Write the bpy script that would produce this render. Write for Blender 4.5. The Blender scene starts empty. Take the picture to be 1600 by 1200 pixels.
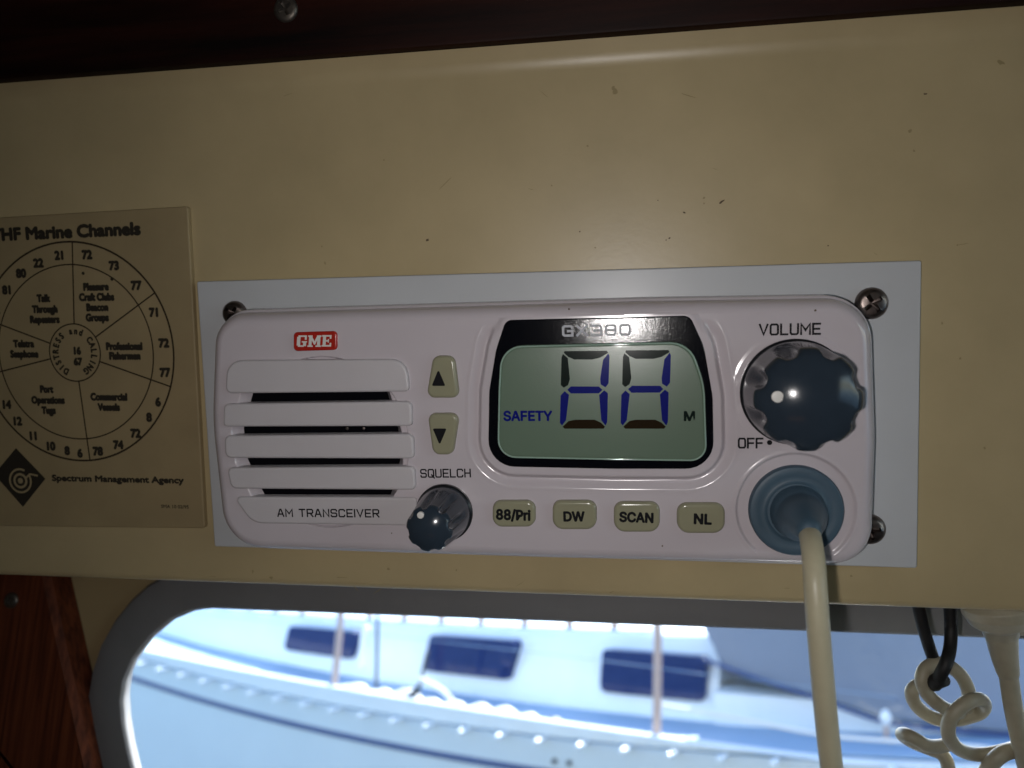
import bpy, bmesh, math, random
import numpy as np
from mathutils import Matrix, Vector
from mathutils.geometry import tessellate_polygon
random.seed(4)
C = bpy.context.scene.collection
sc = bpy.context.scene

# ------------------------------------------------------------------ frames
# The radio is screwed to a lining panel that leans over the viewer by TILT.
# Panel frame: x right, y up along the panel, z towards the viewer, millimetres.
TILT = math.radians(17.2)
sT, cT = math.sin(TILT), math.cos(TILT)
M = Matrix(((1, 0, 0, 0), (0, -sT, -cT, 0), (0, cT, -sT, 0), (0, 0, 0, 1)))
M3 = np.array([[1, 0, 0], [0, -sT, -cT], [0, cT, -sT]])
D = 192.0                                    # camera distance from the panel
FPX = 1239.9                                 # focal length for a 1600 px wide picture
R = np.array([[0.9871522215824639, 0.02241207416716371, 0.15820300362613027],
              [-0.006511964121830064, 0.9949343484951211, -0.10031568425657082],
              [-0.15964988489842336, 0.09799663828985954, 0.9822975990685324]])
RB = R @ np.diag([1., -1., -1.])
CAM = np.array([0, 0, D])

# ------------------------------------------------------------------ camera
cd = bpy.data.cameras.new('camera')
cam = bpy.data.objects.new('camera', cd)
C.objects.link(cam)
cm = Matrix.Identity(4)
for i in range(3):
    cm[i][0] = RB[0][i]; cm[i][1] = -RB[1][i]; cm[i][2] = -RB[2][i]; cm[i][3] = CAM[i] * .001
cam.matrix_world = M @ cm
cd.sensor_width = 36; cd.lens = 36 * FPX / 1600
cd.clip_start = .005; cd.clip_end = 3000
cd.dof.use_dof = True
cd.dof.focus_distance = .184
cd.dof.aperture_fstop = 14.5
sc.camera = cam

# ------------------------------------------------------------------ light
SUN_EL, SUN_AZ = math.radians(40), math.radians(14)     # azimuth from +Y, clockwise
w = bpy.data.worlds.new('World'); sc.world = w; w.use_nodes = True
nt = w.node_tree
sky = nt.nodes.new('ShaderNodeTexSky'); sky.sky_type = 'NISHITA'; sky.sun_disc = False
sky.sun_elevation = SUN_EL; sky.sun_rotation = SUN_AZ
nt.links.new(sky.outputs[0], nt.nodes['Background'].inputs[0])
nt.nodes['Background'].inputs[1].default_value = .15
sl = bpy.data.lights.new('sun', 'SUN'); sl.energy = 4.2; sl.angle = math.radians(.5); sl.color = (1, .96, .9)
so = bpy.data.objects.new('sun', sl); C.objects.link(so)
sd = Vector((math.sin(SUN_AZ) * math.cos(SUN_EL), math.cos(SUN_AZ) * math.cos(SUN_EL), math.sin(SUN_EL)))
so.rotation_euler = sd.to_track_quat('Z', 'Y').to_euler()
# the phone's flash, beside its lens
fl = bpy.data.lights.new('phone_flash', 'SPOT'); fl.energy = .108; fl.shadow_soft_size = .0022
fl.spot_size = math.radians(128); fl.spot_blend = 1.0; fl.color = (1, .955, .935)
fo = bpy.data.objects.new('phone_flash', fl); C.objects.link(fo)
fm = cm.copy()
fm[0][3], fm[1][3], fm[2][3] = -.0085, -.0050, D * .001 + .001
fo.matrix_world = M @ fm @ Matrix.Rotation(math.radians(-9), 4, 'Y')
sc.view_settings.view_transform = 'Standard'; sc.view_settings.look = 'None'
sc.view_settings.exposure = 2.2; sc.view_settings.gamma = 1; sc.view_settings.use_curve_mapping = False
sc.cycles.max_bounces = 8; sc.cycles.sample_clamp_indirect = 4
sc.cycles.use_denoising = True

# ------------------------------------------------------------------ survey
def ray(px, py):
    return RB.T @ np.array([(px - 800) / FPX, (py - 600) / FPX, 1.])
def P(px, py, h=0.):                         # point on the plane z = h of the panel frame (mm)
    d = ray(px, py); t = (h - D) / d[2]
    return CAM + t * d
CW = M3 @ CAM * .001
def W(px, py, Y):                            # point on the upright plane y = Y (world metres)
    d = M3 @ ray(px, py); t = (Y - CW[1]) / d[1]
    return CW + t * d
BV = M3 @ ray(-1300, 800)                    # the moored boat's direction, levelled
BV = np.array([BV[0], BV[1], 0]); BV /= np.linalg.norm(BV)
BN = np.array([-BV[1], BV[0], 0])            # across the boat
if BN[1] < 0: BN = -BN
B0 = CW + 2.5 * BN
def BP(px, py, t=0.):                        # point on the upright plane t metres behind the boat's near side
    d = M3 @ ray(px, py); k = ((B0 - CW) @ BN + t) / (d @ BN)
    return CW + k * d

# ------------------------------------------------------------------ mesh helpers
class MB:
    def __init__(s): s.v = []; s.f = []; s.mi = []
    def add(s, vs, fs, mi=0):
        o = len(s.v); s.v += [tuple(map(float, p)) for p in vs]
        s.f += [tuple(int(i) + o for i in f) for f in fs]; s.mi += [mi] * len(fs)
    def rings(s, rs, cap0=True, cap1=True, closed=True, mi=0):
        n = len(rs[0]); vs = np.concatenate([np.asarray(r) for r in rs]); fs = []
        for a in range(len(rs) - 1):
            for i in range(n if closed else n - 1):
                j = (i + 1) % n
                fs.append((a * n + i, a * n + j, (a + 1) * n + j, (a + 1) * n + i))
        if cap0: fs.append(tuple(reversed(range(n))))
        if cap1: fs.append(tuple((len(rs) - 1) * n + i for i in range(n)))
        s.add(vs, fs, mi)
    def box(s, x0, x1, y0, y1, z0, z1):
        s.rings([[(x0, y0, z0), (x1, y0, z0), (x1, y1, z0), (x0, y1, z0)], [(x0, y0, z1), (x1, y0, z1), (x1, y1, z1), (x0, y1, z1)]])

INFO = {}
def tag(o, label, cat, group=None, kind=None):
    if label: o['label'] = label
    if cat: o['category'] = cat
    if group: o['group'] = group
    if kind: o['kind'] = kind
def thing(name, label, cat, origin=(0, 0, 0), panel=True, group=None, kind=None):
    o = bpy.data.objects.new(name, None); C.objects.link(o); o.empty_display_size = .01
    og = np.array(origin, float)
    if panel: o.matrix_world = M @ Matrix.Translation(Vector(og * .001))
    else: o.matrix_world = Matrix.Translation(Vector(og))
    INFO[o.name] = (og, .001 if panel else 1.)
    tag(o, label, cat, group, kind)
    return o
def part(name, mb, mats, parent, smooth=35, label=None):
    og, k = INFO[parent.name]
    me = bpy.data.meshes.new(name)
    v = (np.array(mb.v) - og) * k
    me.from_pydata(v.tolist(), [], mb.f)
    for m_ in (mats if isinstance(mats, (list, tuple)) else [mats]): me.materials.append(m_)
    me.polygons.foreach_set('material_index', mb.mi)
    bm = bmesh.new(); bm.from_mesh(me); bmesh.ops.recalc_face_normals(bm, faces=bm.faces); bm.to_mesh(me); bm.free()
    if smooth:
        me.shade_smooth(); me.set_sharp_from_angle(angle=math.radians(smooth))
    me.update()
    o = bpy.data.objects.new(name, me); C.objects.link(o); o.parent = parent
    INFO[o.name] = (og, k)
    if label: o['label'] = label
    return o
def solo(name, mb, mats, label, cat, origin=(0, 0, 0), panel=True, smooth=35, kind=None, group=None):
    t = thing(name + '_base', None, None, origin, panel)
    o = part(name, mb, mats, t, smooth)
    o.parent = None; o.matrix_world = t.matrix_world.copy(); bpy.data.objects.remove(t)
    tag(o, label, cat, group, kind)
    return o

def poly_area(p):
    p = np.asarray(p); x, y = p[:, 0], p[:, 1]
    return .5 * np.sum(x * np.roll(y, -1) - np.roll(x, -1) * y)
def round_poly(pts, seg=8, step=None):
    """pts: (x, y, r) -> dense counter-clockwise outline"""
    pts = list(pts)
    if poly_area([(p[0], p[1]) for p in pts]) < 0: pts.reverse()
    out = []; n = len(pts)
    for i in range(n):
        a, b, c = (np.array(pts[(i + k) % n][:2], float) for k in (-1, 0, 1)); r = pts[i][2]
        u = (a - b) / np.linalg.norm(a - b); v = (c - b) / np.linalg.norm(c - b)
        ang = math.acos(max(-1, min(1, u @ v)))
        if r <= 0 or ang > 3.1: out.append(b); continue
        t = min(r / math.tan(ang / 2), .49 * np.linalg.norm(a - b), .49 * np.linalg.norm(c - b)); r = t * math.tan(ang / 2)
        ctr = b + (u + v) / np.linalg.norm(u + v) * r / math.sin(ang / 2)
        p0, p1 = b + u * t - ctr, b + v * t - ctr
        a0 = math.atan2(p0[1], p0[0]); da = (math.atan2(p1[1], p1[0]) - a0 + math.pi) % (2 * math.pi) - math.pi
        for k in range(seg + 1):
            q = a0 + da * k / seg; out.append(ctr + r * np.array([math.cos(q), math.sin(q)]))
    out = np.array(out)
    if step:
        res = []
        for i in range(len(out)):
            a, b = out[i], out[(i + 1) % len(out)]; k = max(1, int(np.linalg.norm(b - a) / step))
            for j in range(k): res.append(a + (b - a) * j / k)
        out = np.array(res)
    return out
def px_poly(pts, h, seg=8, step=None):       # pts: (px, py, radius mm)
    return round_poly([(*P(p[0], p[1], h)[:2], p[2]) for p in pts], seg, step)
def inset(p, d):
    p = np.asarray(p); a = p - np.roll(p, 1, 0); b = np.roll(p, -1, 0) - p
    na = np.stack([-a[:, 1], a[:, 0]], 1); nb = np.stack([-b[:, 1], b[:, 0]], 1)
    na /= np.linalg.norm(na, axis=1)[:, None] + 1e-12; nb /= np.linalg.norm(nb, axis=1)[:, None] + 1e-12
    m = na + nb; m /= np.linalg.norm(m, axis=1)[:, None] + 1e-12
    k = np.clip((m * na).sum(1), .5, 1)
    return p + m * (d / k)[:, None]
def at_z(p, z): return np.column_stack([p, np.full(len(p), z)])
def prism(mb, outline, z0, z1, bev=.5, seg=5, dome=0., draft=0., cap0=True, mi=0):
    rs = [at_z(inset(outline, -draft), z0), at_z(outline, z1 - bev)]
    for k in range(1, seg + 1):
        q = k / seg * math.pi / 2
        rs.append(at_z(inset(outline, bev * (1 - math.cos(q))), z1 - bev + bev * math.sin(q)))
    rs.append(at_z(inset(outline, bev + .03), z1)); rs.append(at_z(inset(outline, bev + .06), z1))
    if dome:
        c = outline.mean(0)
        base = inset(outline, bev)
        for k in (.75, .5, .25):
            rs.append(at_z(c + (base - c) * k, z1 + dome * (1 - k * k)))
    mb.rings(rs, cap0, True, mi=mi)
def smooth_path(pts, n=8):
    p = np.array(pts, float); q = np.vstack([2 * p[0] - p[1], p, 2 * p[-1] - p[-2]]); out = []
    for i in range(1, len(q) - 2):
        for k in range(n):
            t = k / n
            out.append(.5 * (2 * q[i] + (q[i + 1] - q[i - 1]) * t + (2 * q[i - 1] - 5 * q[i] + 4 * q[i + 1] - q[i + 2]) * t * t + (3 * q[i] - q[i - 1] - 3 * q[i + 1] + q[i + 2]) * t ** 3))
    out.append(q[-2]); return np.array(out)
def tube(mb, pts, rad, n=16, sub=8, cap=True, mi=0):
    p = smooth_path(pts, sub) if sub > 1 else np.array(pts, float)
    rad = np.atleast_1d(np.asarray(rad, float))
    r = np.interp(np.linspace(0, 1, len(p)), np.linspace(0, 1, len(rad)), rad)
    t = np.gradient(p, axis=0); t /= np.linalg.norm(t, axis=1)[:, None]
    u = np.cross(t[0], [0.3, .2, 1]); u /= np.linalg.norm(u); rs = []
    a = np.linspace(0, 2 * math.pi, n, endpoint=False)
    def ring(c, u, v, rr): return c + rr * (np.outer(np.cos(a), u) + np.outer(np.sin(a), v))
    for i in range(len(p)):
        u = u - t[i] * (u @ t[i]); u /= np.linalg.norm(u); v = np.cross(t[i], u)
        if i == 0 and cap:
            for q in (80, 50, 25): rs.append(ring(p[0] - t[0] * r[0] * math.sin(math.radians(q)), u, v, r[0] * math.cos(math.radians(q))))
        rs.append(ring(p[i], u, v, r[i]))
    if cap:
        for q in (25, 50, 80): rs.append(ring(p[-1] + t[-1] * r[-1] * math.sin(math.radians(q)), u, v, r[-1] * math.cos(math.radians(q))))
    mb.rings(rs, True, True, mi=mi)
def lathe(mb, prof, c, n=48, fn=None, mi=0):   # prof: (r, z); fn(theta, k) scales radius
    a = np.linspace(0, 2 * math.pi, n, endpoint=False); rs = []
    for i, (r, z) in enumerate(prof):
        s = fn(a, i) if fn else 1.
        rs.append(np.column_stack([c[0] + r * s * np.cos(a), c[1] + r * s * np.sin(a), np.full(n, c[2] + z)]))
    mb.rings(rs, mi=mi)
def bar(mb, a, b, r, n=10): tube(mb, [a, b], r, n, 1, True)

# ------------------------------------------------------------------ materials
def mat(name, col, rough=.5, var=.0, scale=200., bump=0., bscale=800., metal=0., coat=0., spec=.5, col2=None, stretch=None, bdist=.0003):
    m = bpy.data.materials.new(name); m.use_nodes = True
    n = m.node_tree; b = n.nodes['Principled BSDF']
    b.inputs['Base Color'].default_value = (*col, 1); b.inputs['Roughness'].default_value = rough
    b.inputs['Metallic'].default_value = metal; b.inputs['Specular IOR Level'].default_value = spec
    if coat: b.inputs['Coat Weight'].default_value = coat; b.inputs['Coat Roughness'].default_value = .04
    tc = n.nodes.new('ShaderNodeTexCoord'); src = tc.outputs['Object']
    if stretch:
        mp = n.nodes.new('ShaderNodeMapping'); mp.inputs['Scale'].default_value = stretch
        n.links.new(src, mp.inputs[0]); src = mp.outputs[0]
    if var:
        t = n.nodes.new('ShaderNodeTexNoise'); t.inputs['Scale'].default_value = scale; t.inputs['Detail'].default_value = 6; t.inputs['Roughness'].default_value = .6
        n.links.new(src, t.inputs['Vector'])
        r = n.nodes.new('ShaderNodeValToRGB')
        c2 = col2 or tuple(c * (1 - var) for c in col)
        r.color_ramp.elements[0].position = .3; r.color_ramp.elements[1].position = .7
        r.color_ramp.elements[0].color = (*c2, 1); r.color_ramp.elements[1].color = (*col, 1)
        n.links.new(t.outputs['Fac'], r.inputs[0]); n.links.new(r.outputs[0], b.inputs['Base Color'])
        mr = n.nodes.new('ShaderNodeMapRange'); mr.inputs['To Min'].default_value = max(.02, rough - .06); mr.inputs['To Max'].default_value = rough + .06
        n.links.new(t.outputs['Fac'], mr.inputs['Value']); n.links.new(mr.outputs[0], b.inputs['Roughness'])
    if bump:
        t2 = n.nodes.new('ShaderNodeTexNoise'); t2.inputs['Scale'].default_value = bscale; t2.inputs['Detail'].default_value = 3
        n.links.new(src, t2.inputs['Vector'])
        bp = n.nodes.new('ShaderNodeBump'); bp.inputs['Strength'].default_value = bump; bp.inputs['Distance'].default_value = bdist
        n.links.new(t2.outputs['Fac'], bp.inputs['Height']); n.links.new(bp.outputs[0], b.inputs['Normal'])
    return m
CREAM = mat('cream_lining', (.515, .412, .232), .36, .15, 30, .07, 600)
CREAMW = mat('cream_wall', (.42, .32, .17), .5, .12, 22, .10, 700)
STAIN = mat('stain', (.10, .065, .03), .7)
STAIN2 = mat('faint_stain', (.32, .25, .12), .6)
MAHOG = mat('dark_mahogany', (.034, .008, .004), .55, .0, 40, .1, 600, spec=.15, col2=(.010, .003, .002), stretch=(1, 14, 14))
def grain(m, a, b_, sc_, st):
    n = m.node_tree; b = n.nodes['Principled BSDF']
    tc = n.nodes.new('ShaderNodeTexCoord'); mp = n.nodes.new('ShaderNodeMapping'); mp.inputs['Scale'].default_value = st
    n.links.new(tc.outputs['Object'], mp.inputs[0])
    t = n.nodes.new('ShaderNodeTexNoise'); t.inputs['Scale'].default_value = sc_; t.inputs['Detail'].default_value = 8; t.inputs['Roughness'].default_value = .65; t.inputs['Distortion'].default_value = .25
    n.links.new(mp.outputs[0], t.inputs['Vector'])
    r = n.nodes.new('ShaderNodeValToRGB'); r.color_ramp.elements[0].position = .36; r.color_ramp.elements[1].position = .66
    r.color_ramp.elements[0].color = (*a, 1); r.color_ramp.elements[1].color = (*b_, 1)
    n.links.new(t.outputs['Fac'], r.inputs[0]); n.links.new(r.outputs[0], b.inputs['Base Color'])
grain(MAHOG, (.003, .001, .0008), (.026, .005, .0024), 9, (1, 16, 16))
TEAK = mat('red_teak', (.2, .05, .02), .6, 0, 1, .1, 600, spec=.15)
grain(TEAK, (.046, .011, .005), (.17, .045, .018), 14, (30, 30, 1))
PLATE = mat('white_acrylic', (.54, .555, .575), .3, .04, 60, .02, 300, spec=.22)
BODY = mat('white_plastic', (.575, .525, .558), .17, .03, 60, .015, 900)
SLAT = mat('matt_white_plastic', (.565, .535, .555), .42, .03, 80, .08, 2500)
CLOTH = mat('speaker_cloth', (.003, .003, .005), .8, 0, 1, .4, 4000, spec=.05)
BLACK = mat('black_print', (.005, .005, .007), .6, spec=.15)
BEZEL = mat('black_bezel', (.003, .0035, .006), .10, 0, 1, .8, 3200, spec=.3, bdist=2.2e-5)
LCD = mat('lcd_glass', (.128, .188, .134), .25, .03, 5000, .6, 3600, spec=.4, bdist=2e-5, coat=.8)
RIM = mat('pale_rim_glint', (.32, .46, .38), .06, spec=.8, coat=1.)  # pale green stands in for the bright edge lines of the clear screen
SEGB = mat('lcd_blue', (.009, .013, .17), .13, spec=.2)
SEGD = mat('lcd_dark', (.008, .015, .012), .13, spec=.2)
SEGW = mat('lcd_brown', (.020, .013, .006), .13, spec=.2)
SILVER = mat('silver_print', (.55, .56, .60), .6, spec=.1)
KEY = mat('sage_rubber', (.31, .30, .20), .16, .05, 200, .03, 800)
RED = mat('red_badge', (.42, .022, .014), .22, coat=.3)
WHITEP = mat('white_print', (.72, .70, .66), .4)
KNOB = mat('blue_grey_knob', (.026, .038, .054), .17, .1, 300, .03, 1500, spec=.4)
SKIRT = mat('black_skirt', (.006, .007, .009), .3)
BOOT = mat('blue_rubber', (.055, .100, .142), .5, .12, 150, .08, 1500)
CABLE = mat('cream_cable', (.50, .46, .32), .42, .14, 90, .05, 900)
CABLE2 = mat('cream_cord', (.46, .42, .31), .45, .28, 120, .05, 900)
BCORD = mat('black_cord', (.008, .008, .009), .6, .2, 400, .2, 2500)
STEEL = mat('screw_steel', (.21, .175, .16), .38, .25, 900, .06, 2000, metal=1.)
DSTEEL = mat('old_brass_screw', (.16, .14, .12), .45, .25, 900, .06, 2000, metal=.8)
CARD = mat('aged_card', (.37, .285, .152), .6, .18, 45, .1, 900)
CARDW = mat('card_edge', (.40, .33, .20), .7)
INK = mat('card_ink', (.030, .020, .012), .7, spec=.2)
INKB = mat('card_black', (.028, .023, .017), .7, spec=.2)
SEAL = mat('grey_rubber', (.21, .21, .22), .6, .12, 60, .12, 900)
GEL = mat('white_gelcoat', (.75, .80, .82), .3, .05, 6)
HULLM = mat('hull_white', (.58, .65, .68), .3, .05, 5)
DECKM = mat('deck_blue_grey', (.30, .42, .55), .6, .08, 9)
STRIPE = mat('blue_stripe', (.05, .08, .20), .4)
TINT = mat('tinted_window', (.004, .013, .075), .08, .4, 70, spec=.15, col2=(.022, .04, .12))
CHROME = mat('chrome', (.85, .87, .9), .18, metal=1.)
TEAKO = mat('teak_rail', (.42, .20, .11), .5)
PINKST = mat('stanchion_paint', (.50, .37, .32), .45)
CANVAS = mat('grey_canvas', (.21, .24, .30), .8, .12, 4)
ROPE = mat('white_rope', (.75, .74, .70), .8)
DARKB = mat('dark_block', (.03, .035, .04), .5)
CABIN = mat('added_cabin_lining', (.34, .28, .19), .7, .1, 8)
FLOORM = mat('added_cabin_sole', (.12, .05, .02), .5, .3, 6)
WATER = mat('water', (.02, .05, .07), .08, 0, 1, .6, 5)
def pane_mat():
    m = bpy.data.materials.new('acrylic_pane'); m.use_nodes = True; n = m.node_tree; n.nodes.clear()
    o = n.nodes.new('ShaderNodeOutputMaterial'); mx = n.nodes.new('ShaderNodeMixShader')
    tr = n.nodes.new('ShaderNodeBsdfTransparent'); tr.inputs[0].default_value = (.93, .96, .98, 1)
    gl = n.nodes.new('ShaderNodeBsdfGlossy'); gl.inputs['Roughness'].default_value = .06
    lw = n.nodes.new('ShaderNodeLayerWeight'); lw.inputs[0].default_value = .25
    n.links.new(lw.outputs['Fresnel'], mx.inputs[0]); n.links.new(tr.outputs[0], mx.inputs[1]); n.links.new(gl.outputs[0], mx.inputs[2])
    n.links.new(mx.outputs[0], o.inputs[0]); return m
PANE = pane_mat()

# ------------------------------------------------------------------ lettering
_fc = {}
def load_sans():
    try:
        import os
        return bpy.data.fonts.load(os.path.join(bpy.utils.system_resource('DATAFILES'), 'fonts', 'Inter.woff2'))
    except Exception:
        return None
SANS = load_sans()
USE_SANS = [True]
def font_mesh(s, bold=0):
    k = (s, USE_SANS[0])
    if k not in _fc:
        cu = bpy.data.curves.new('t', 'FONT'); cu.body = s; cu.resolution_u = 4; cu.fill_mode = 'NONE'
        if SANS and USE_SANS[0]: cu.font = SANS
        ob = bpy.data.objects.new('t', cu); C.objects.link(ob)
        me = bpy.data.meshes.new_from_object(ob.evaluated_get(bpy.context.evaluated_depsgraph_get()))
        co = np.array([q.co[:2] for q in me.vertices]); nxt = {}
        for e in me.edges: nxt.setdefault(e.vertices[0], []).append(e.vertices[1]); nxt.setdefault(e.vertices[1], []).append(e.vertices[0])
        bpy.data.objects.remove(ob); bpy.data.curves.remove(cu); bpy.data.meshes.remove(me)
        seen, loops = set(), []
        for a in sorted(nxt):                            # contours are runs of vertices in drawing order
            if a in seen: continue
            l = [a]; seen.add(a); q = a + 1 if a + 1 in nxt[a] else nxt[a][0]
            while q not in seen:
                l.append(q); seen.add(q); c_ = [t for t in nxt[q] if t not in seen]
                if not c_: break
                q = c_[0]
            if len(l) > 2: loops.append(co[l])
        sg = np.sign(poly_area(max(loops, key=lambda p: abs(poly_area(p)))))
        outs = [p for p in loops if np.sign(poly_area(p)) == sg]; holes = [p for p in loops if np.sign(poly_area(p)) != sg]
        V, F = [], []
        for p in outs:                                   # each solid contour with its own counters, so overlapping strokes stay filled
            hs_ = [h for h in holes if p[:, 0].min() - 1e-4 <= h[:, 0].min() and h[:, 0].max() <= p[:, 0].max() + 1e-4 and p[:, 1].min() - 1e-4 <= h[:, 1].min() and h[:, 1].max() <= p[:, 1].max() + 1e-4]
            grp = [p] + hs_; off = len(V)
            V += [tuple(q) for g in grp for q in g]
            F += [tuple(off + i for i in t) for t in tessellate_polygon([[Vector((q[0], q[1], 0)) for q in g] for g in grp])]
        _fc[k] = (np.array(V), F)
    return _fc[k]
def cap_h(bold): v, _ = font_mesh('H', bold); return v[:, 1].max(), v[:, 1].min()
def embolden(mb, p, f, e, z, mi):
    # a heavier weight: the same letters struck several times, a hair apart
    k = [(0, 0)] + [(e * math.cos(q * math.pi / 4), e * math.sin(q * math.pi / 4)) for q in range(8)] if e > 0 else [(0, 0)]
    for i, (dx, dy) in enumerate(k): mb.add(at_z(p + np.array([dx, dy]), z + .0015 * i), f, mi)
def text(mb, s, a, b, capmm, z, bold=.0, mi=0, squash=True):
    """a, b: baseline start and end (mm), letters capmm tall"""
    v, f = font_mesh(s, bold); top, bot = cap_h(bold); k = capmm / (top - bot)
    a = np.array(a[:2]); b = np.array(b[:2]); L = np.linalg.norm(b - a); u = (b - a) / L; n = np.array([-u[1], u[0]])
    x0, x1 = v[:, 0].min(), v[:, 0].max(); kx = L / (x1 - x0)
    p = a + np.outer((v[:, 0] - x0) * kx, u) + np.outer((v[:, 1] - bot) * k, n)
    embolden(mb, p, f, bold * k, z, mi)
def text_c(mb, s, c, capmm, z, bold=0., ang=0., wide=1., mi=0):
    v, f = font_mesh(s, bold); top, bot = cap_h(bold); k = capmm / (top - bot)
    q = np.column_stack([(v[:, 0] - (v[:, 0].min() + v[:, 0].max()) / 2) * k * wide, (v[:, 1] - (top + bot) / 2) * k])
    ca, sa = math.cos(ang), math.sin(ang)
    embolden(mb, np.column_stack([c[0] + q[:, 0] * ca - q[:, 1] * sa, c[1] + q[:, 0] * sa + q[:, 1] * ca]), f, bold * k, z, mi)
def ptext(mb, s, x0, y0, x1, y1, cap_px, h, z, bold=0., mi=0):
    a, b = P(x0, y0, h), P(x1, y1, h)
    text(mb, s, a, b, cap_px * (D - h) / FPX * 1.02, z, bold, mi)
O_ = [(.12, 0), (.68, 0), (.8, .14), (.8, .86), (.68, 1), (.12, 1), (0, .86), (0, .14)]
GL = {'A': (.86, [[(0, 0), (.36, 1), (.5, 1), (.86, 0)], [(.13, .32), (.73, .32)]]),
      'C': (.8, [[(.8, .8), (.8, .88), (.68, 1), (.12, 1), (0, .86), (0, .14), (.12, 0), (.68, 0), (.8, .12), (.8, .2)]]),
      'E': (.75, [[(.75, 1), (0, 1), (0, 0), (.75, 0)], [(0, .5), (.66, .5)]]),
      'F': (.75, [[(.75, 1), (0, 1), (0, 0)], [(0, .5), (.66, .5)]]),
      'H': (.8, [[(0, 0), (0, 1)], [(.8, 0), (.8, 1)], [(0, .5), (.8, .5)]]),
      'I': (.0, [[(0, 0), (0, 1)]]), 'L': (.7, [[(0, 1), (0, 0), (.7, 0)]]),
      'M': (.95, [[(0, 0), (0, 1), (.475, .38), (.95, 1), (.95, 0)]]),
      'N': (.78, [[(0, 0), (0, 1), (.78, 0), (.78, 1)]]), 'O': (.8, [O_ + ['c']]), '0': (.8, [O_ + ['c']]),
      'Q': (.8, [O_ + ['c'], [(.5, .3), (.88, -.12)]]),
      'R': (.8, [[(0, 0), (0, 1), (.68, 1), (.8, .88), (.8, .58), (.68, .46), (0, .46)], [(.42, .46), (.8, 0)]]),
      'S': (.8, [[(.8, .8), (.8, .88), (.68, 1), (.12, 1), (0, .88), (0, .62), (.12, .5), (.68, .5), (.8, .38), (.8, .12), (.68, 0), (.12, 0), (0, .12), (0, .2)]]),
      'T': (.8, [[(0, 1), (.8, 1)], [(.4, 1), (.4, 0)]]), 'U': (.8, [[(0, 1), (0, .14), (.12, 0), (.68, 0), (.8, .14), (.8, 1)]]),
      'V': (.84, [[(0, 1), (.42, 0), (.84, 1)]]),
      'G': (.8, [[(.8, .78), (.8, .88), (.68, 1), (.12, 1), (0, .86), (0, .14), (.12, 0), (.8, 0), (.8, .48), (.42, .48)]]),
      'X': (.84, [[(0, 0), (.84, 1)], [(0, 1), (.84, 0)]]),
      '3': (.8, [[(0, 1), (.68, 1), (.8, .88), (.8, .12), (.68, 0), (0, 0)], [(.25, .5), (.8, .5)]]),
      '8': (.8, [O_ + ['c'], [(0, .5), (.8, .5)]]), ' ': (.35, [])}
def ribbon(mb, p, wd, z, closed=False, mi=0):
    p = np.array(p, float); n = len(p); L = []; Rr = []
    for i in range(n):
        a = p[i - 1] if (i > 0 or closed) else None; b = p[(i + 1) % n] if (i < n - 1 or closed) else None
        d0 = (p[i] - a) / np.linalg.norm(p[i] - a) if a is not None else None
        d1 = (b - p[i]) / np.linalg.norm(b - p[i]) if b is not None else None
        if d0 is None: d0 = d1
        if d1 is None: d1 = d0
        q = p[i].copy()
        if not closed and i == 0: q -= d1 * wd * .45
        if not closed and i == n - 1: q += d0 * wd * .45
        m = d0 + d1; m = m / (np.linalg.norm(m) + 1e-9); nn = np.array([-m[1], m[0]]); k = max(.55, nn @ np.array([-d0[1], d0[0]]))
        L.append(q + nn * wd / 2 / k); Rr.append(q - nn * wd / 2 / k)
    vs = at_z(np.array(L + Rr), z); fs = []
    for i in range(n if closed else n - 1):
        j = (i + 1) % n; fs.append((i, n + i, n + j, j))
    mb.add(vs, fs, mi)
def strokes(mb, s, a, b, capmm, z, wd, gap=.34, mi=0):
    a = np.array(a[:2]); b = np.array(b[:2]); u = b - a; L = np.linalg.norm(u); u /= L; n = np.array([-u[1], u[0]])
    tot = sum(GL[c][0] for c in s) + gap * (len(s) - 1); kx = L / tot; x = 0
    k = 0
    for c in s:
        wch, ss = GL[c]
        for st in ss:
            cl = st[-1] == 'c'; q = st[:-1] if cl else st
            ribbon(mb, [a + u * (x + t[0]) * kx + n * t[1] * capmm for t in q], wd, z + .004 * k, cl, mi); k = (k + 1) % 4
        x += wch + gap
def disc(mb, c, r, z, n=24, mi=0):
    a = np.linspace(0, 2 * math.pi, n, endpoint=False)
    mb.add(np.column_stack([c[0] + r * np.cos(a), c[1] + r * np.sin(a), np.full(n, z)]), [tuple(range(n))], mi)
def ringband(mb, c, r0, r1, z, a0=0, a1=2 * math.pi, n=64, mi=0, sx=1.):
    a = np.linspace(a0, a1, n + 1)
    vs = [(c[0] + r * math.cos(t) * sx, c[1] + r * math.sin(t), z) for r in (r0, r1) for t in a]
    mb.add(vs, [(i, i + 1, n + 2 + i, n + 1 + i) for i in range(n)], mi)

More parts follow.
